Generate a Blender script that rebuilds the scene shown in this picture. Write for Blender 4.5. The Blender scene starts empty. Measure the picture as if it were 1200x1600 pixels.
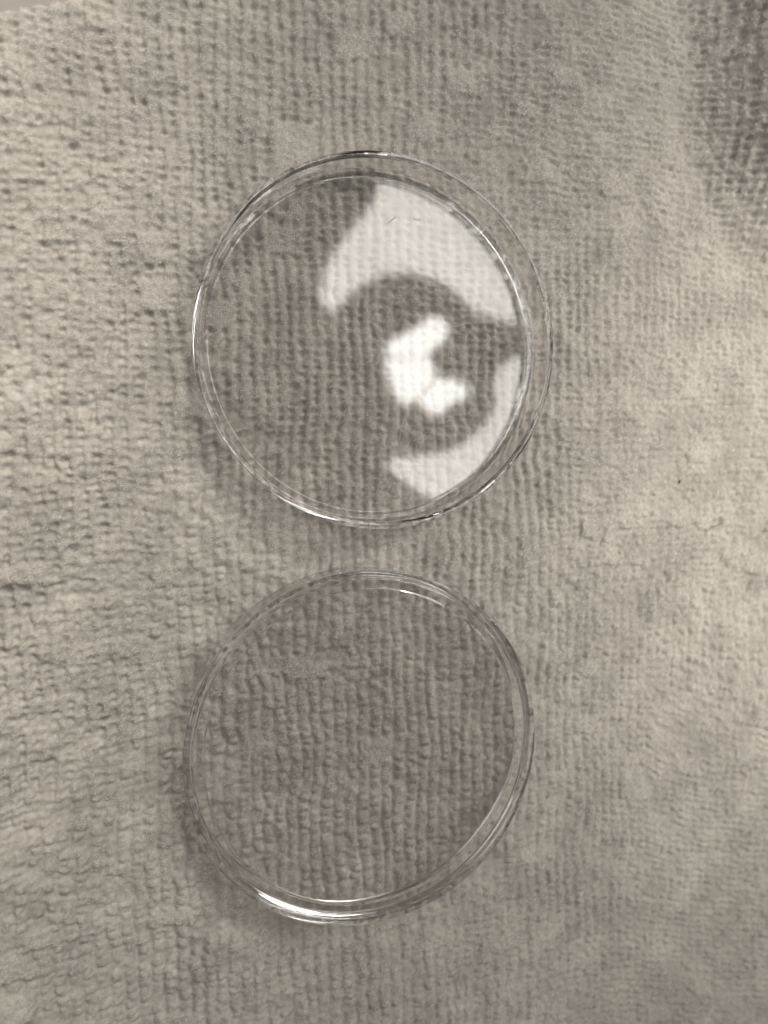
import bpy, bmesh, math, random
import numpy as np
from mathutils import Vector, Matrix

random.seed(7)
rng = np.random.default_rng(11)
MM = 0.001
scene = bpy.context.scene
col = scene.collection

# ------------------------------------------------------------------ camera
# hand-held phone, 27 mm equivalent, leaning over the towel from the left.
F_PX, CXP, CYP = 1200.0, 600.0, 800.0          # focal length and centre on a 1200x1600 frame
CAM_H = 193.1 * MM                             # lens height above the towel
NADIR = (277.5, 720.3)                         # where the plumb line below the lens lies in the frame
nd = Vector((NADIR[0] - CXP, NADIR[1] - CYP, F_PX)).normalized()   # x right, y down, z forward
Zw = -nd
Xw = (Vector((1, 0, 0)) - Zw * Zw.x).normalized()
Yw = Zw.cross(Xw)
cam_data = bpy.data.cameras.new("camera")
cam = bpy.data.objects.new("camera", cam_data)
col.objects.link(cam)
axes = []
for v in (Vector((1, 0, 0)), Vector((0, -1, 0)), Vector((0, 0, -1))):   # right, up, backward
    axes.append(Vector((v.dot(Xw), v.dot(Yw), v.dot(Zw))))
R = Matrix((axes[0], axes[1], axes[2])).transposed()
cam.matrix_world = Matrix.Translation((0, 0, CAM_H)) @ R.to_4x4()
cam_data.sensor_fit = 'AUTO'
cam_data.sensor_width = 36.0
cam_data.lens = 27.0
cam_data.clip_start = 0.005
cam_data.clip_end = 50
cam_data.dof.use_dof = True
cam_data.dof.focus_distance = 0.191
cam_data.dof.aperture_fstop = 8.6
scene.camera = cam

# ------------------------------------------------------------------ room light
world = bpy.data.worlds.new("World")
scene.world = world
world.use_nodes = True
wt = world.node_tree
wn = wt.nodes
bg = wn["Background"]
geo = wn.new("ShaderNodeTexCoord")
sep = wn.new("ShaderNodeSeparateXYZ")
mr = wn.new("ShaderNodeMapRange")
mr.inputs["From Min"].default_value = 0.38
mr.inputs["From Max"].default_value = 0.9
mixw = wn.new("ShaderNodeMix")
mixw.data_type = 'RGBA'
mixw.inputs[6].default_value = (0.010, 0.0095, 0.009, 1)    # dim walls towards the horizon
mixw.inputs[7].default_value = (0.80, 0.77, 0.71, 1)     # pale ceiling
wt.links.new(geo.outputs["Generated"], sep.inputs[0])
wt.links.new(sep.outputs["Z"], mr.inputs["Value"])
wt.links.new(mr.outputs["Result"], mixw.inputs[0])
wt.links.new(mixw.outputs[2], bg.inputs["Color"])
bg.inputs["Strength"].default_value = 0.20

def key_fill_lamp(loc, size, energy):
    li = bpy.data.lights.new("key_fill_lamp", 'AREA')
    li.shape = 'DISK'
    li.size = size
    li.energy = energy
    li.color = (1.0, 0.955, 0.885)
    o = bpy.data.objects.new("key_fill_lamp", li)
    col.objects.link(o)
    o.location = loc
    o.rotation_euler = (Vector((0.07, -0.02, 0)) - o.location).to_track_quat('-Z', 'Y').to_euler()


key_fill_lamp((0.98, 0.78, 1.35), 0.8, 21.5)      # ceiling lamp, up and to the right
key_fill_lamp((-0.95, 0.45, 1.40), 0.9, 5.5)      # added fill over the left to soften shadows, no known lamp
key_fill_lamp((0.25, -1.55, 1.35), 0.7, 1.8)      # added fill below the frame, stands for no real lamp



def added_spot(loc, aim, half_deg, energy):
    li = bpy.data.lights.new("added_spot", 'SPOT')
    li.spot_size = math.radians(half_deg * 2)
    li.spot_blend = 1.0
    li.shadow_soft_size = 0.05
    li.energy = energy
    li.color = (1.0, 0.95, 0.87)
    o = bpy.data.objects.new("added_spot", li)
    col.objects.link(o)
    o.location = loc
    o.rotation_euler = (Vector(aim) - o.location).to_track_quat('-Z', 'Y').to_euler()


added_spot((0.78, 0.02, 0.72), (0.250, 0.000, 0), 9.8, 40.0)      # added only to brighten the right of the towel
added_spot((0.06, 0.74, 0.58), (-0.105, 0.015, 0), 9.3, 44.0)     # likewise added to brighten the left, no such lamp known

scene.view_settings.view_transform = 'Standard'
scene.view_settings.look = 'None'
scene.view_settings.exposure = 0.0
scene.view_settings.gamma = 1.0
scene.view_settings.use_curve_mapping = False
scene.render.engine = 'CYCLES'
cy = scene.cycles
cy.max_bounces = 20
cy.transmission_bounces = 20
cy.glossy_bounces = 10
cy.diffuse_bounces = 3
cy.transparent_max_bounces = 16
cy.caustics_reflective = True
cy.caustics_refractive = True
cy.blur_glossy = 0.3
cy.sample_clamp_indirect = 20.0
cy.use_denoising = True
try:
    cy.denoiser = 'OPENIMAGEDENOISE'
    cy.denoising_input_passes = 'RGB_ALBEDO_NORMAL'
    cy.denoising_prefilter = 'ACCURATE'
except Exception:
    pass


def ground_point(px, py, z=0.0):
    """Point of the level plane z (metres) seen at a place of the 1200x1600 frame."""
    d = Vector(((px - CXP) / F_PX, (py - CYP) / F_PX, 1.0))
    w = Vector((d.dot(Xw), d.dot(Yw), d.dot(Zw)))
    t = (z - CAM_H) / w.z
    return Vector((0, 0, CAM_H)) + w * t


def tag(o, label=None, cat=None, group=None, kind=None):
    if label: o["label"] = label
    if cat: o["category"] = cat
    if group: o["group"] = group
    if kind: o["kind"] = kind
    return o


def new_mat(name):
    m = bpy.data.materials.new(name)
    m.use_nodes = True
    nt = m.node_tree
    return m, nt, nt.nodes["Principled BSDF"]


def mesh_obj(name, verts, faces, mat, parent=None, smooth=True):
    me = bpy.data.meshes.new(name)
    me.from_pydata(verts, [], faces)
    me.update()
    if smooth:
        me.polygons.foreach_set("use_smooth", [True] * len(me.polygons))
    me.materials.append(mat)
    o = bpy.data.objects.new(name, me)
    col.objects.link(o)
    o.parent = parent
    return o


# ------------------------------------------------------------------ materials
def towel_material():
    m, nt, b = new_mat("towel_cloth")
    N, L = nt.nodes, nt.links
    tc = N.new("ShaderNodeTexCoord")
    n1 = N.new("ShaderNodeTexNoise"); n1.inputs["Scale"].default_value = 26; n1.inputs["Detail"].default_value = 5
    n2 = N.new("ShaderNodeTexNoise"); n2.inputs["Scale"].default_value = 900; n2.inputs["Detail"].default_value = 4
    L.new(tc.outputs["Object"], n1.inputs["Vector"])
    L.new(tc.outputs["Object"], n2.inputs["Vector"])
    r1 = N.new("ShaderNodeValToRGB")
    r1.color_ramp.elements[0].position = 0.32; r1.color_ramp.elements[0].color = (0.325, 0.306, 0.275, 1)
    r1.color_ramp.elements[1].position = 0.70; r1.color_ramp.elements[1].color = (0.400, 0.378, 0.342, 1)
    L.new(n1.outputs["Fac"], r1.inputs["Fac"])
    r2 = N.new("ShaderNodeMapRange")
    r2.inputs["From Min"].default_value = 0.3; r2.inputs["From Max"].default_value = 0.75
    r2.inputs["To Min"].default_value = 0.80; r2.inputs["To Max"].default_value = 1.14
    L.new(n2.outputs["Fac"], r2.inputs["Value"])
    mul = N.new("ShaderNodeMix"); mul.data_type = 'RGBA'; mul.blend_type = 'MULTIPLY'; mul.inputs[0].default_value = 1
    L.new(r1.outputs["Color"], mul.inputs[6]); L.new(r2.outputs["Result"], mul.inputs[7])
    att = N.new("ShaderNodeAttribute"); att.attribute_name = "pile_lay"
    ml = N.new("ShaderNodeMapRange")
    ml.inputs["From Min"].default_value = 0.0; ml.inputs["From Max"].default_value = 0.45
    ml.inputs["To Min"].default_value = 1.0; ml.inputs["To Max"].default_value = 1.04
    L.new(att.outputs["Fac"], ml.inputs["Value"])
    n3 = N.new("ShaderNodeTexNoise"); n3.inputs["Scale"].default_value = 95; n3.inputs["Detail"].default_value = 3
    L.new(tc.outputs["Object"], n3.inputs["Vector"])
    m3 = N.new("ShaderNodeMapRange")
    m3.inputs["From Min"].default_value = 0.35; m3.inputs["From Max"].default_value = 0.65
    m3.inputs["To Min"].default_value = 0.86; m3.inputs["To Max"].default_value = 1.10
    L.new(n3.outputs["Fac"], m3.inputs["Value"])
    mm = N.new("ShaderNodeMath"); mm.operation = 'MULTIPLY'
    L.new(ml.outputs["Result"], mm.inputs[0]); L.new(m3.outputs["Result"], mm.inputs[1])
    mul2 = N.new("ShaderNodeMix"); mul2.data_type = 'RGBA'; mul2.blend_type = 'MULTIPLY'; mul2.inputs[0].default_value = 1
    L.new(mul.outputs[2], mul2.inputs[6]); L.new(mm.outputs[0], mul2.inputs[7])
    L.new(mul2.outputs[2], b.inputs["Base Color"])
    b.inputs["Roughness"].default_value = 0.95
    b.inputs["Specular IOR Level"].default_value = 0.12
    b.inputs["Sheen Weight"].default_value = 0.10
    # fine felted fibres, stretched two ways
    mp = N.new("ShaderNodeMapping"); mp.inputs["Scale"].default_value = (2600, 700, 1200); mp.inputs["Rotation"].default_value = (0, 0, 0.5)
    mq = N.new("ShaderNodeMapping"); mq.inputs["Scale"].default_value = (800, 2400, 1200); mq.inputs["Rotation"].default_value = (0, 0, 0.25)
    L.new(tc.outputs["Object"], mp.inputs["Vector"]); L.new(tc.outputs["Object"], mq.inputs["Vector"])
    na = N.new("ShaderNodeTexNoise"); na.inputs["Scale"].default_value = 1; na.inputs["Detail"].default_value = 3
    nb = N.new("ShaderNodeTexNoise"); nb.inputs["Scale"].default_value = 1; nb.inputs["Detail"].default_value = 3
    L.new(mp.outputs["Vector"], na.inputs["Vector"]); L.new(mq.outputs["Vector"], nb.inputs["Vector"])
    mx = N.new("ShaderNodeMath"); mx.operation = 'MAXIMUM'
    L.new(na.outputs["Fac"], mx.inputs[0]); L.new(nb.outputs["Fac"], mx.inputs[1])
    bp = N.new("ShaderNodeBump"); bp.inputs["Strength"].default_value = 0.9; bp.inputs["Distance"].default_value = 0.00028
    L.new(mx.outputs[0], bp.inputs["Height"]); L.new(bp.outputs["Normal"], b.inputs["Normal"])
    return m


def plastic_material():
    m, nt, b = new_mat("clear_polystyrene")
    N, L = nt.nodes, nt.links
    b.inputs["Base Color"].default_value = (1.0, 0.998, 0.992, 1)
    b.inputs["Transmission Weight"].default_value = 1.0
    b.inputs["IOR"].default_value = 1.45
    # moulded floor a touch matt, polished walls
    tc = N.new("ShaderNodeTexCoord"); sp = N.new("ShaderNodeSeparateXYZ"); cb = N.new("ShaderNodeCombineXYZ")
    ln = N.new("ShaderNodeVectorMath"); ln.operation = 'LENGTH'
    L.new(tc.outputs["Object"], sp.inputs[0]); L.new(sp.outputs["X"], cb.inputs["X"]); L.new(sp.outputs["Y"], cb.inputs["Y"])
    L.new(cb.outputs[0], ln.inputs[0])
    mr_ = N.new("ShaderNodeMapRange")
    mr_.inputs["From Min"].default_value = 0.0395; mr_.inputs["From Max"].default_value = 0.0415
    mr_.inputs["To Min"].default_value = 0.040; mr_.inputs["To Max"].default_value = 0.0
    L.new(ln.outputs["Value"], mr_.inputs["Value"]); L.new(mr_.outputs["Result"], b.inputs["Roughness"])
    return m


def plain_material(name, color, rough=0.8):
    m, nt, b = new_mat(name)
    N, L = nt.nodes, nt.links
    tc = N.new("ShaderNodeTexCoord")
    n = N.new("ShaderNodeTexNoise"); n.inputs["Scale"].default_value = 60; n.inputs["Detail"].default_value = 4
    L.new(tc.outputs["Object"], n.inputs["Vector"])
    r = N.new("ShaderNodeValToRGB")
    r.color_ramp.elements[0].color = tuple(c * 0.92 for c in color) + (1,)
    r.color_ramp.elements[1].color = tuple(min(1, c * 1.08) for c in color) + (1,)
    L.new(n.outputs["Fac"], r.inputs["Fac"]); L.new(r.outputs["Color"], b.inputs["Base Color"])
    b.inputs["Roughness"].default_value = rough
    return m


def glow_material(name, color, strength):
    m, nt, b = new_mat(name)
    b.inputs["Base Color"].default_value = (0.8, 0.8, 0.8, 1)
    b.inputs["Emission Color"].default_value = tuple(color) + (1,)
    b.inputs["Emission Strength"].default_value = strength
    return m


M_TOWEL = towel_material()
M_CLEAR = plastic_material()
M_PILE = plain_material("fibre_ends", (0.60, 0.575, 0.535), 0.6)
M_TABLE = plain_material("table_laminate", (0.30, 0.27, 0.245), 0.55)
M_FIBRE = plain_material("dark_fibre", (0.03, 0.026, 0.022), 0.7)
M_DUST = plain_material("dust", (0.42, 0.40, 0.37), 0.9)
M_SHADE = plain_material("lamp_housing", (0.05, 0.045, 0.04), 0.6)

# ------------------------------------------------------------------ towel
UP_C = Vector((49.1, 28.75, 0)) * MM
LO_C = Vector((45.3, -72.4, 0)) * MM


def noise2(x, y, seed):
    """Smooth value noise, unit cells."""
    r = np.random.default_rng(seed)
    T = r.random((256, 256)) * 2 - 1
    xi = np.floor(x).astype(int); yi = np.floor(y).astype(int)
    fx = x - xi; fy = y - yi
    fx = fx * fx * (3 - 2 * fx); fy = fy * fy * (3 - 2 * fy)
    g = lambda a, b: T[(xi + a) & 255, (yi + b) & 255]
    return (g(0, 0) * (1 - fx) + g(1, 0) * fx) * (1 - fy) + (g(0, 1) * (1 - fx) + g(1, 1) * fx) * fy


def smooth01(t):
    t = np.clip(t, 0, 1)
    return t * t * (3 - 2 * t)


# towel edge: crosses the top left corner of the frame
EA = ground_point(0, 20) / MM
EB = ground_point(80, -4) / MM
e_dir = (EB - EA).normalized()
e_nrm = Vector((-e_dir.y, e_dir.x, 0))          # points away from the towel
if e_nrm.dot(Vector((0, 0, 0)) - EA) > 0:
    e_nrm = -e_nrm


def weave_tables():
    n = 512
    block = np.zeros((n, n), np.float32); keep = np.ones((n, n), np.float32)
    r = np.random.default_rng(21)
    for k in range(3300):
        a, b = r.integers(0, n, 2)
        w, h = r.integers(2, 4), r.integers(2, 4)
        lift = 0.45 if r.random() < 0.6 else -0.80
        for q in range(r.integers(1, 3)):        # blocks come in short diagonal runs
            aa, bb = (a + 3 * q) % n, (b - 2 * q) % n
            block[aa:aa + w, bb:bb + h] = lift
            keep[aa:aa + w, bb:bb + h] = 0.15 if lift > 0 else 0.6
            lift = (-0.80 if lift > 0 else 0.45) if r.random() < 0.6 else lift
    depth = (0.55 + 0.60 * r.random((n, n))).astype(np.float32)
    offx = ((r.random((n, n)) - 0.5) * 0.36).astype(np.float32)
    offy = ((r.random((n, n)) - 0.5) * 0.42).astype(np.float32)
    size = (0.76 + 0.42 * r.random((n, n))).astype(np.float32)
    miss = (r.random((n, n)) < 0.20)
    depth[miss] *= 0.35
    return n, block, keep, depth, offx, offy, size


TABLES = weave_tables()


def towel_height(X, Y):
    """Height of the cloth in millimetres over a millimetre grid."""
    # large soft waves of the cloth
    Z = 2.0 * noise2(X / 60 + 3.1, Y / 66 + 8.2, 1) + 0.45 * noise2(X / 22, Y / 25, 2)
    # slopes shaped to catch light: banked up along the left, falling on the right
    Z += 9.0 * smooth01((4 - X) / 62)
    Z += 4.0 * np.exp(-((X - 8) / 16) ** 2 - ((Y + 118) / 34) ** 2)  # swell shaped so that its left flank turns darker
    Z -= 11.0 * smooth01((X - 98) / 95)
    for c in (UP_C, LO_C):                       # flat under each dish
        d = np.hypot(X - c.x / MM, Y - c.y / MM)
        Z *= smooth01((d - 42) / 22)
    # the cloth rises into a fold at the top right
    gx = ground_point(1080, 150) / MM
    gt = smooth01((X - gx.x + 0.10 * (Y - gx.y)) / 38.0) * smooth01((Y - (ground_point(1150, 430).y / MM)) / 48.0)
    Z += 24.0 * gt
    # weave lattice
    wu = X + 0.9 * noise2(X / 16, Y / 19, 3) + 0.55 * noise2(X / 5, Y / 6, 4) + 0.02 * Y
    wv = Y + 0.9 * noise2(X / 18, Y / 15, 5) + 0.50 * noise2(X / 5, Y / 5, 6) - 0.03 * X
    wv = wv + 0.30 * (X - 110) * smooth01((X - 95) / 60) * smooth01((-35 - Y) / 60)
    U = wu / 3.2; V = wv / 2.1
    I = np.floor(U).astype(int); J = np.floor(V).astype(int)
    # table of blocks where the loops lie flat or sink
    n, block, keep, depth, offx, offy, size = TABLES
    # ribs run down the cloth on the left and across it on the right
    side = smooth01((X - 62 + 75 * noise2(X / 38, Y / 42, 7)) / 95.0) * (1 - 0.8 * gt)
    m = n - 1
    # upper left: soft pits between the loops; lower down: the loops stand up as beads in columns
    mode = smooth01((10 - Y + 0.45 * (X - 50) + 70 * noise2(X / 34, Y / 30, 17)) / 70.0)
    P = np.zeros_like(X); D = np.zeros_like(X)
    for di in (-1, 0, 1):
        for dj in (-1, 0, 1):
            ii = (I + di) & m; jj = (J + dj) & m
            du = U - (I + di + 0.5 + offx[ii, jj]); dv = V - (J + dj + 0.5 + offy[ii, jj])
            sx = (0.33 + 0.17 * side) * size[ii, jj]; sy = (0.44 - 0.13 * side) * size[ii, jj]
            P = np.maximum(P, depth[ii, jj] * keep[ii, jj] * np.exp(-(np.abs(du / sx) ** 2.3 + np.abs(dv / sy) ** 2.3)))
            bx = (0.40 + 0.12 * side) * size[ii, jj]; by = (0.54 - 0.15 * side) * size[ii, jj]
            eu = U - (I + di + offx[ii, jj]); ev = V - (J + dj + offy[ii, jj])      # loops stand between the pits
            D = np.maximum(D, depth[ii, jj] * np.exp(-(np.abs(eu / bx) ** 2.8 + np.abs(ev / by) ** 2.8)))
    K = keep[I & m, J & m]
    col_groove = np.exp(-((U - I - 0.5) / 0.24) ** 2) * K * (1 - side)
    S = (1 - mode) * (0.74 * P + 0.32 * col_groove) + mode * (0.16 * np.exp(-((U - I - 0.5) / 0.18) ** 2) * K * (1 - side) + 0.70 * ((1.0 - np.clip(D, 0, 1.1)) * K + (1 - K) * 0.35))
    # blocks: blurred lookup so that their edges are steep but not vertical
    B = np.zeros_like(X)
    bu = 0.34 * noise2(X / 1.9, Y / 1.7, 31); bv = 0.34 * noise2(X / 1.8, Y / 2.0, 32)      # ragged block borders
    for ou, ov in ((-.12, -.12), (.12, -.12), (-.12, .12), (.12, .12), (0, 0)):
        B += block[np.floor(U + ou + bu).astype(int) & (n - 1), np.floor(V + ov + bv).astype(int) & (n - 1)] / 5
    relief = 0.05 - 1.12 * S + 0.62 * B
    relief += 0.16 * noise2(X / 1.1, Y / 1.0, 8) + 0.12 * noise2(X / 0.55, Y / 0.6, 9) + 0.34 * noise2(X / 3.4, Y / 2.6, 12) + 0.30 * noise2(X / 8.0, Y / 6.5, 13)
    Z = Z + relief
    lift_map = relief
    lay = B
    for c in (UP_C, LO_C):                       # loops pressed down by the dishes
        d = np.hypot(X - c.x / MM, Y - c.y / MM)
        lim = 0.24 + 3.0 * smooth01((d - 45.3) / 5.0) + 50 * (d > 50)
        Z = np.where(Z > lim - 0.3, lim - 0.3 * np.exp(-np.clip(Z - lim + 0.3, 0, 50) / 0.3), Z)
    # rounded hem
    d = (X - EA.x) * e_nrm.x + (Y - EA.y) * e_nrm.y
    Z -= 9.0 * (1 - np.sqrt(np.clip(1 - smooth01((d + 5.0) / 5.4) ** 2, 0, 1)))
    return Z, d, lift_map, lay


def axis(lo, hi, step, pad):
    core = np.arange(lo, hi, step)
    ext = [0.0]; s = step
    while ext[-1] < pad:
        s = min(s * 1.06, 1.2); ext.append(ext[-1] + s)
    ext = np.array(ext[1:])
    return np.concatenate([(lo - ext)[::-1], core, core[-1] + ext])


corners = [ground_point(px, py) / MM for px, py in ((0, 0), (1200, 0), (0, 1600), (1200, 1600), (0, 800), (1200, 800))]
x_lo, x_hi = min(c.x for c in corners), max(c.x for c in corners)
y_lo, y_hi = min(c.y for c in corners), max(c.y for c in corners)
ax = axis(x_lo - 3, x_hi + 3, 0.36, 45)
ay = axis(y_lo - 3, y_hi + 3, 0.36, 45)
GX, GY = np.meshgrid(ax, ay, indexing='xy')
GZ, GD, GR, GB = towel_height(GX, GY)
nx, ny = len(ax), len(ay)
print("towel grid", nx, ny, nx*ny, "x", x_lo, x_hi, "y", y_lo, y_hi)
idx = np.arange(nx * ny).reshape(ny, nx)
quads = np.stack([idx[:-1, :-1], idx[:-1, 1:], idx[1:, 1:], idx[1:, :-1]], -1).reshape(-1, 4)
ok = (GD.ravel()[quads] < 0.6).all(1)
quads = quads[ok]
used = np.unique(quads)
remap = np.full(nx * ny, -1); remap[used] = np.arange(len(used))
co = np.stack([GX.ravel(), GY.ravel(), GZ.ravel()], -1)[used] * MM
quads = remap[quads]
me = bpy.data.meshes.new("towel")
me.vertices.add(len(co)); me.vertices.foreach_set("co", co.ravel().astype(np.float32))
me.loops.add(quads.size); me.loops.foreach_set("vertex_index", quads.ravel().astype(np.int32))
me.polygons.add(len(quads))
me.polygons.foreach_set("loop_start", np.arange(0, quads.size, 4, dtype=np.int32))
me.polygons.foreach_set("loop_total", np.full(len(quads), 4, np.int32))
me.update(calc_edges=True)
me.polygons.foreach_set("use_smooth", np.ones(len(quads), bool))
at = me.attributes.new("pile_lay", 'FLOAT', 'POINT')          # which way the pile lies, block by block
at.data.foreach_set("value", GB.ravel()[used].astype(np.float32))
me.materials.append(M_TOWEL)
towel = bpy.data.objects.new("towel", me)
col.objects.link(towel)
tag(towel, "pale grey looped cloth towel spread flat under both clear dishes", "towel")

# loose bright fibre ends standing out of the loops
nf = 80000
fx = rng.uniform(x_lo - 8, x_hi + 8, nf * 3); fy = rng.uniform(y_lo - 8, y_hi + 8, nf * 3)
fz, fd, fr, fb = towel_height(fx, fy)
good = np.where(fd < -1.0)[0]
good = good[np.argsort(-fr[good] + 0.9 * rng.random(len(good)))][:nf]
fx, fy, fz = fx[good], fy[good], fz[good]
ang = np.where(rng.random(nf) < 0.5, rng.normal(0.5, 0.45, nf), rng.uniform(0, math.pi, nf))
ln = rng.uniform(0.35, 1.1, nf); wd = rng.uniform(0.018, 0.042, nf); lift = rng.uniform(0.03, 0.16, nf)
dx, dy = np.cos(ang), np.sin(ang)
rows = []
for t, zz in ((-0.5, 0.0), (0.0, 1.0), (0.5, 0.25)):
    bend = 0.12 * ln * (1 - 4 * t * t)
    cx_ = fx + dx * ln * t - dy * bend; cy_ = fy + dy * ln * t + dx * bend
    for sgn in (-1, 1):
        rows.append(np.stack([cx_ - dy * wd * sgn, cy_ + dx * wd * sgn, fz + 0.03 + lift * zz], -1))
fco = np.stack(rows, 1).reshape(-1, 3) * MM
base = np.arange(nf)[:, None] * 6
fq = np.concatenate([base + np.array([0, 1, 3, 2]), base + np.array([2, 3, 5, 4])])
fm = bpy.data.meshes.new("fibre_ends")
fm.vertices.add(len(fco)); fm.vertices.foreach_set("co", fco.ravel().astype(np.float32))
fm.loops.add(fq.size); fm.loops.foreach_set("vertex_index", fq.ravel().astype(np.int32))
fm.polygons.add(len(fq))
fm.polygons.foreach_set("loop_start", np.arange(0, fq.size, 4, dtype=np.int32))
fm.polygons.foreach_set("loop_total", np.full(len(fq), 4, np.int32))
fm.update(calc_edges=True)
fm.materials.append(M_PILE)
fib = bpy.data.objects.new("fibre_ends", fm); col.objects.link(fib); fib.parent = towel
fib["kind"] = "stuff"

# table showing past the towel's edge at the top left
tb = bmesh.new()
bmesh.ops.create_cube(tb, size=1.0)
for v in tb.verts:
    v.co = Vector((v.co.x * 1.2 + 0.07, v.co.y * 1.2, v.co.z * 0.02 - 0.0260))
bmesh.ops.bevel(tb, geom=tb.edges[:], offset=0.003, segments=2, affect='EDGES')
tm = bpy.data.meshes.new("table_top"); tb.to_mesh(tm); tb.free()
tm.materials.append(M_TABLE)
table = bpy.data.objects.new("table_top", tm); col.objects.link(table)
tag(table, kind="structure")


# ------------------------------------------------------------------ dishes
def lathe(profile, seg, warp=None):
    """profile: (r, z) in mm from the axis round and back to the axis."""
    verts, faces = [], []
    rings = []
    for k, (r, z) in enumerate(profile):
        if r < 1e-6:
            rings.append([len(verts)]); verts.append((0, 0, z * MM))
        else:
            ring = []
            for s in range(seg):
                a = 2 * math.pi * s / seg
                rr, zz = (r, z) if warp is None else warp(k, a, r, z)
                ring.append(len(verts)); verts.append((rr * math.cos(a) * MM, rr * math.sin(a) * MM, zz * MM))
            rings.append(ring)
    for A, B in zip(rings, rings[1:]):
        for s in range(seg):
            t = (s + 1) % seg
            if len(A) == 1: faces.append((A[0], B[t], B[s]))
            elif len(B) == 1: faces.append((A[s], A[t], B[0]))
            else: faces.append((A[s], A[t], B[t], B[s]))
    return verts, faces


def arc(cr, cz, rad, a0, a1, n):
    return [(cr + rad * math.cos(math.radians(a0 + (a1 - a0) * i / n)), cz + rad * math.sin(math.radians(a0 + (a1 - a0) * i / n))) for i in range(n + 1)]


def dish_profile(Rb, Rt, h, wall, floor, fil, edge):
    p = [(0, 0.25), (Rb * 0.5, 0.25), (Rb - 2.75, 0.25), (Rb - 2.7, 0.25), (Rb - 2.6, 0.2), (Rb - 2.5, 0.02), (Rb - 2.4, 0.0), (Rb - 2.35, 0.0), (Rb - 0.56, 0.0), (Rb - 0.52, 0.0)]
    p += arc(Rb - 0.5, 0.5, 0.5, -90, 0, 4)                      # outer foot
    p += [(Rb + (Rt - Rb) * 0.02, 0.55), (Rb + (Rt - Rb) * 0.5, h * 0.5), (Rt, h - edge - 0.03)]
    p += arc(Rt - edge, h - edge, edge, 0, 90, 4)                # rim, outer edge
    ri = Rt - wall
    p += [(Rt - 0.9, h), (Rt - 0.95, h - 0.01), (ri + 0.05, h - 0.47), (ri, h - 0.52)]   # flat rim, chamfered inwards
    rb = Rb - 0.95
    p += [(ri, h - 0.56), ((ri + rb) / 2, h * 0.5 + floor * 0.5), (rb, floor + fil + 0.03)]
    p += arc(rb - fil, floor + fil, fil, 0, -90, 5)              # inner fillet
    g = rb - fil
    p += [(g - 0.03, floor), (g - 0.07, floor), (g - 1.35, floor), (g - 1.4, floor), (g - 1.5, floor - 0.01), (g - 1.62, floor - 0.07), (g - 1.72, floor - 0.08), (g - 1.77, floor - 0.08)]
    p += [(Rb * 0.5, floor - 0.08), (0, floor - 0.08)]
    return p


REST = 0.32 * MM     # the dishes sit on the crests of the weave


def make_dish(name, centre, prof, warp, label, cat="petri dish"):
    root = bpy.data.objects.new(name, None)
    root.empty_display_size = 0.01
    col.objects.link(root)
    root.location = (centre.x, centre.y, REST)
    tag(root, label, cat)
    v, f = lathe(prof, 360, warp)
    body = mesh_obj("body", v, f, M_CLEAR, root)
    return root, body


UP_H, LO_H = 9.5, 9.8
# upper dish: flash left ragged by the mould along the right of its rim
chips = []
rr = random.Random(5)
a = -68.0
while a < 62:
    chips.append((a, rr.uniform(0.5, 1.6), rr.uniform(0.15, 0.6)))
    a += rr.uniform(5, 15)
prof_u = dish_profile(45.0, 45.5, UP_H, 1.6, 1.3, 0.7, 0.14)
rim_z = UP_H - 0.7


def warp_u(k, a, r, z):
    if z > rim_z and r > 44.6:
        d = math.degrees(a)
        if d > 180: d -= 360
        cut = 0.0
        for c, w, dep in chips:
            t = abs(d - c) / w
            if t < 1: cut = max(cut, dep * (1 - t ** 4))
        cut += 0.05 * math.sin(a * 71 + 1.3) * math.sin(a * 29)
        if -75 < d < 70: r = r - cut * 0.5
    return r, z


dish_u, body_u = make_dish("petri_dish", UP_C, prof_u, warp_u,
                           "clear plastic dish mirroring a bright lamp, with a chipped rim")
# lower dish: lies upside down, its floor recessed inside a raised stacking rim
prof_l = [(0, 6.9), (22, 6.9), (42.0, 6.9), (42.15, 6.9)] + arc(42.2, 5.9, 1.0, 90, 0, 5) \
    + [(43.2, 5.8), (43.25, 2.5), (43.3, 0.25)] + arc(43.5, 0.2, 0.2, 180, 270, 3) + arc(44.4, 0.2, 0.2, 270, 360, 3) \
    + [(44.6, 0.3), (44.65, 5.0), (44.7, LO_H - 0.22)] + arc(44.5, LO_H - 0.2, 0.2, 0, 90, 3) \
    + [(44.45, LO_H), (42.95, LO_H)] + arc(42.9, LO_H - 0.15, 0.15, 90, 170, 3) \
    + [(42.70, LO_H - 0.25), (42.32, LO_H - 1.25), (42.30, LO_H - 1.27), (42.2, LO_H - 1.31), (42.15, LO_H - 1.31),
       (40.25, LO_H - 1.36), (40.2, LO_H - 1.37), (40.1, LO_H - 1.44), (39.9, LO_H - 1.82), (39.8, LO_H - 1.90), (39.7, LO_H - 1.90), (22, LO_H - 1.90), (0, LO_H - 1.90)]
prof_l = [(r * 1.016, z) for r, z in prof_l]
dish_l, body_l = make_dish("petri_dish", LO_C, prof_l, None,
                           "clear plastic dish with no lamp reflection in its floor, nearest the photo's bottom edge")

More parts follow.
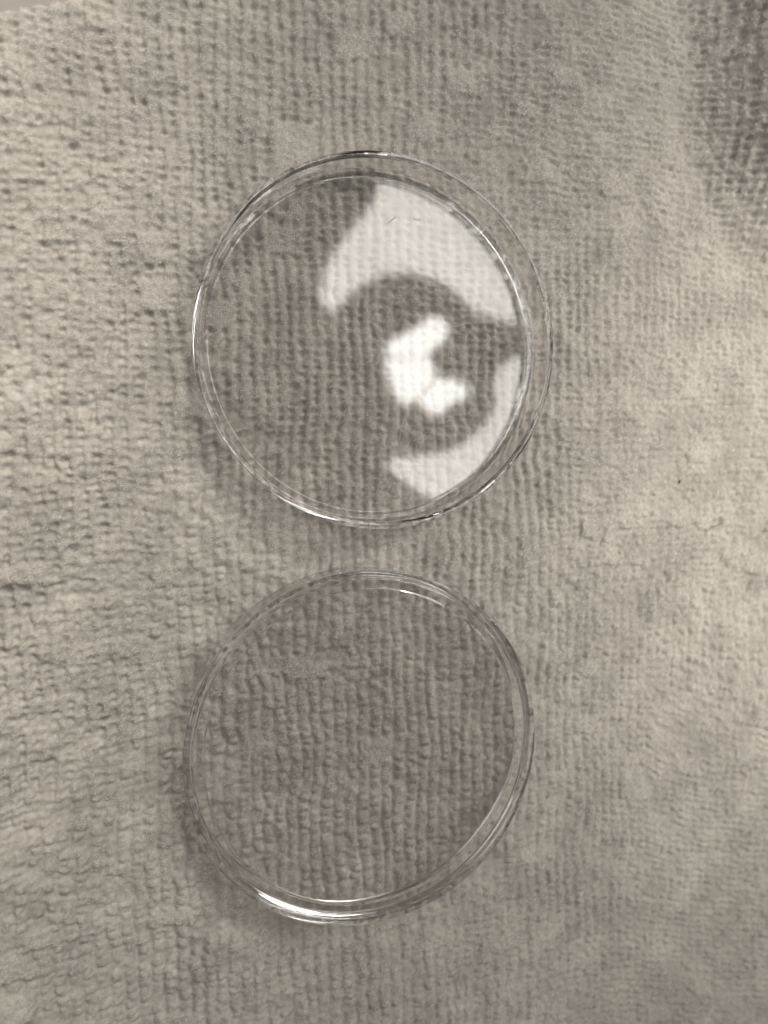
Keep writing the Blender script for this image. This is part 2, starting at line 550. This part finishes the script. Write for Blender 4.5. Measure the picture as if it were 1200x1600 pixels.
# three low vent nubs standing on the rim of the upper dish
def nub(mid, half):
    v, f = [], []
    n = 8
    for i in range(n + 1):
        t = math.radians(mid + half * (2 * i / n - 1))
        e = 0.12 if i in (0, n) else 0.0
        for r, z in ((44.45 + e, UP_H + 0.02), (45.1 - e, UP_H + 0.02), (45.0 - e, UP_H + 0.35 - e), (44.55 + e, UP_H + 0.35 - e)):
            v.append((r * math.cos(t) * MM, r * math.sin(t) * MM, z * MM))
    for i in range(n):
        for j in range(4):
            k = (j + 1) % 4
            f.append((i * 4 + j, i * 4 + k, i * 4 + 4 + k, i * 4 + 4 + j)[::-1])
    f.append((0, 1, 2, 3)); f.append((n * 4 + 3, n * 4 + 2, n * 4 + 1, n * 4))
    return mesh_obj("vent_nub", v, f, M_CLEAR, dish_u, smooth=False)


for mid in (92, 214, -52):
    nub(mid, 4.2)


def flakes(name, parent, count, z, rmax, seed):
    """Dust and nicks on a dish floor, too small to count."""
    q = random.Random(seed)
    v, f = [], []
    for i in range(count):
        r = rmax * math.sqrt(q.random()); t = q.uniform(0, 2 * math.pi)
        cx, cy_ = r * math.cos(t), r * math.sin(t)
        th = q.uniform(0, math.pi); le = q.uniform(0.05, 0.15) if q.random() < 0.8 else q.uniform(0.2, 0.7); wi = q.uniform(0.03, 0.08)
        o = len(v)
        for (a, b, c) in ((-1, 0, 0), (0, -1, 0), (1, 0, 0), (0, 1, 0), (0, 0, 1)):
            v.append(((cx + a * le * math.cos(th) - b * wi * math.sin(th)) * MM, (cy_ + a * le * math.sin(th) + b * wi * math.cos(th)) * MM, (z + 0.01 + 0.05 * c) * MM))
        f += [(o, o + 1, o + 4), (o + 1, o + 2, o + 4), (o + 2, o + 3, o + 4), (o + 3, o, o + 4), (o + 3, o + 2, o + 1, o)]
    ob = mesh_obj(name, v, f, M_DUST, parent, smooth=False)
    ob["kind"] = "stuff"


def scratches(parent, count, z, rmax, seed):
    """Hairline scuffs on a dish floor: thin raised burrs."""
    q = random.Random(seed)
    v, f = [], []
    for i in range(count):
        r = rmax * math.sqrt(q.random()); t = q.uniform(0, 2 * math.pi); th = q.gauss(0.7, 0.7)
        le, bend, w = q.uniform(1.5, 9), q.uniform(-0.25, 0.25), q.uniform(0.012, 0.026)
        o = len(v); n = 8
        for k in range(n + 1):
            d = le * (k / n - 0.5); a = th + bend * d / 3
            x, y = r * math.cos(t) + d * math.cos(a), r * math.sin(t) + d * math.sin(a)
            k2 = math.sqrt(min(1.0, (rmax + 1) ** 2 / (x * x + y * y + 1e-9)))
            x, y = x * k2, y * k2
            for (e, h) in ((-1, 0.006), (1, 0.006), (0, 0.03)):
                v.append(((x - math.sin(a) * w * e) * MM, (y + math.cos(a) * w * e) * MM, (z + h) * MM))
        for k in range(n):
            b0 = o + k * 3
            for (p, s2) in ((0, 2), (2, 1), (1, 0)):
                f.append((b0 + p, b0 + s2, b0 + 3 + s2, b0 + 3 + p))
    ob = mesh_obj("scratches", v, f, M_DUST, parent)
    ob["kind"] = "stuff"


scratches(dish_u, 16, 1.22, 38, 8)
scratches(dish_l, 14, LO_H - 1.90, 37, 9)
flakes("dust", dish_u, 150, 1.22, 41, 3)
flakes("dust", dish_l, 130, LO_H - 1.90, 39, 4)

# ------------------------------------------------------------------ lamp overhead, seen only as a reflection in the upper dish
LAMP_H = 1.15
mirror_z = 2 * (1.22 * MM + REST) - LAMP_H          # the lamp's mirror image lies this deep


def lamp_point(px, py):
    q = ground_point(px, py, mirror_z)
    return Vector((q.x, q.y, LAMP_H))


lc = lamp_point(690, 572)
lamp = bpy.data.objects.new("ring_lamp", None)
col.objects.link(lamp); lamp.location = lc
tag(lamp, "round overhead lamp with glowing ring, seen as a reflection in the upper dish", "lamp")
M_RING = glow_material("ring_diffuser", (1.0, 0.96, 0.90), 7.2)
M_TUBE = glow_material("lamp_tube", (1.0, 0.985, 0.95), 12.5)


def lamp_panel(name, outline, mat, zoff, thick=0.02, shrink=1.0):
    """Flat lamp piece of some thickness hanging at the lamp's height; outline as seen mirrored in the dish."""
    mx_, my_ = sum(p[0] for p in outline) / len(outline), sum(p[1] for p in outline) / len(outline)
    pts = [lamp_point(mx_ + (x - mx_) * shrink, my_ + (y - my_) * shrink) - lc for x, y in outline]
    n = len(pts)
    v = [(p.x, p.y, zoff) for p in pts] + [(p.x, p.y, zoff + thick) for p in pts]
    f = [tuple(range(n)), tuple(range(2 * n - 1, n - 1, -1))]
    f += [(i, i + n, (i + 1) % n + n, (i + 1) % n) for i in range(n)]
    return mesh_obj(name, v, f, mat, lamp, smooth=False)


lamp_panel("diffuser", [(600, 262), (592, 300), (578, 325), (560, 347), (532, 380), (513, 415), (504, 453), (507, 474), (522, 486), (550, 456), (578, 436), (613, 423),
                        (655, 421), (690, 433), (718, 453), (746, 480), (777, 492), (816, 503), (960, 530), (1060, 400), (1060, 200), (960, 20), (820, -60), (700, -40), (610, 60), (590, 180)], M_RING, 0.0)
lamp_panel("diffuser", [(890, 545), (811, 555), (786, 574), (779, 604), (786, 625), (767, 660), (739, 689), (704, 706), (662, 713), (620, 716), (608, 727), (637, 753),
                        (676, 777), (720, 812), (800, 800), (870, 720), (905, 620)], M_RING, 0.0)
lamp_panel("tube", [(604, 556), (603, 535), (648, 513), (667, 496), (692, 499), (702, 520), (687, 539), (673, 546), (672, 556)], M_TUBE, -0.012, shrink=0.94)
lamp_panel("tube", [(603, 559), (672, 559), (675, 575), (681, 590), (650, 626), (630, 636), (614, 607), (604, 578)], M_TUBE, -0.012, shrink=0.94)
lamp_panel("tube", [(684, 592), (653, 627), (676, 649), (691, 645), (704, 625), (722, 628), (734, 607), (706, 592)], M_TUBE, -0.012, shrink=0.94)
for pl in [o for o in lamp.children]:                 # opaque back plate over every glowing piece
    bp = pl.copy(); bp.data = pl.data.copy(); bp.name = "back_plate"
    bp.data.materials.clear(); bp.data.materials.append(M_SHADE)
    bp.location = (0, 0, 0.025); col.objects.link(bp)


# ------------------------------------------------------------------ lint
def thread(name, pts, rad, mat, label, cat):
    cu = bpy.data.curves.new(name, 'CURVE'); cu.dimensions = '3D'
    cu.bevel_depth = rad; cu.bevel_resolution = 1; cu.resolution_u = 6
    sp = cu.splines.new('NURBS'); sp.points.add(len(pts) - 1)
    for p, q in zip(sp.points, pts): p.co = (q.x, q.y, q.z, 1)
    sp.use_endpoint_u = True; sp.order_u = 4
    tmp = bpy.data.objects.new(name, cu); col.objects.link(tmp)
    dg = bpy.context.evaluated_depsgraph_get()
    me = bpy.data.meshes.new_from_object(tmp.evaluated_get(dg))
    bpy.data.objects.remove(tmp)
    me.materials.clear(); me.materials.append(mat)
    me.name = name
    o = bpy.data.objects.new(name, me); col.objects.link(o)
    return tag(o, label, cat)


def on_towel(x, y):
    """Point on top of the cloth along the line of sight to a place of the photo."""
    z = 0.0
    for _ in range(6):
        p = ground_point(x, y, z)
        z = float(towel_height(np.array([p.x / MM]), np.array([p.y / MM]))[0][0]) * MM
    z = max(z, float(towel_height(p.x / MM + np.linspace(-1.5, 1.5, 13), np.full(13, p.y / MM))[0].max()) * MM) + 0.0002
    return ground_point(x, y, z)


thread("hair", [on_towel(x, y) for x, y in ((1101, 829), (1106, 831), (1109, 826), (1112, 822), (1118, 823), (1124, 820), (1130, 817), (1131, 811), (1127, 808), (1123, 808))],
       0.00008, M_FIBRE, "thin curly hair lying on the towel at the right edge", "hair")
thread("lint_fibre", [on_towel(x, y) for x, y in ((1061, 755), (1062, 752), (1063, 750))],
       0.00020, M_FIBRE, "tiny dark straight fibre on the towel at the right", "lint")
zd = REST + 1.25 * MM
thread("lint_fibre", [ground_point(x, y, zd) for x, y in ((606, 349), (612, 344), (619, 338))],
       0.00006, M_FIBRE, "short dark fibre on the bright reflection in the upper dish", "lint")
M_HAIR = plain_material("pale_fibre", (0.55, 0.53, 0.50), 0.5)
thread("lint_hair", [ground_point(x, y, zd) for x, y in ((689, 588), (676, 602), (664, 613), (652, 624), (641, 640), (631, 655), (626, 672), (624, 688))],
       0.00006, M_HAIR, "long fine pale hair curving below the white glare in the upper dish", "hair")
thread("lint_fibre", [ground_point(x, y, zd) for x, y in ((645, 341), (652, 345), (657, 343))],
       0.00006, M_FIBRE, "faint short curved fibre right of the straight one in the upper dish", "lint")
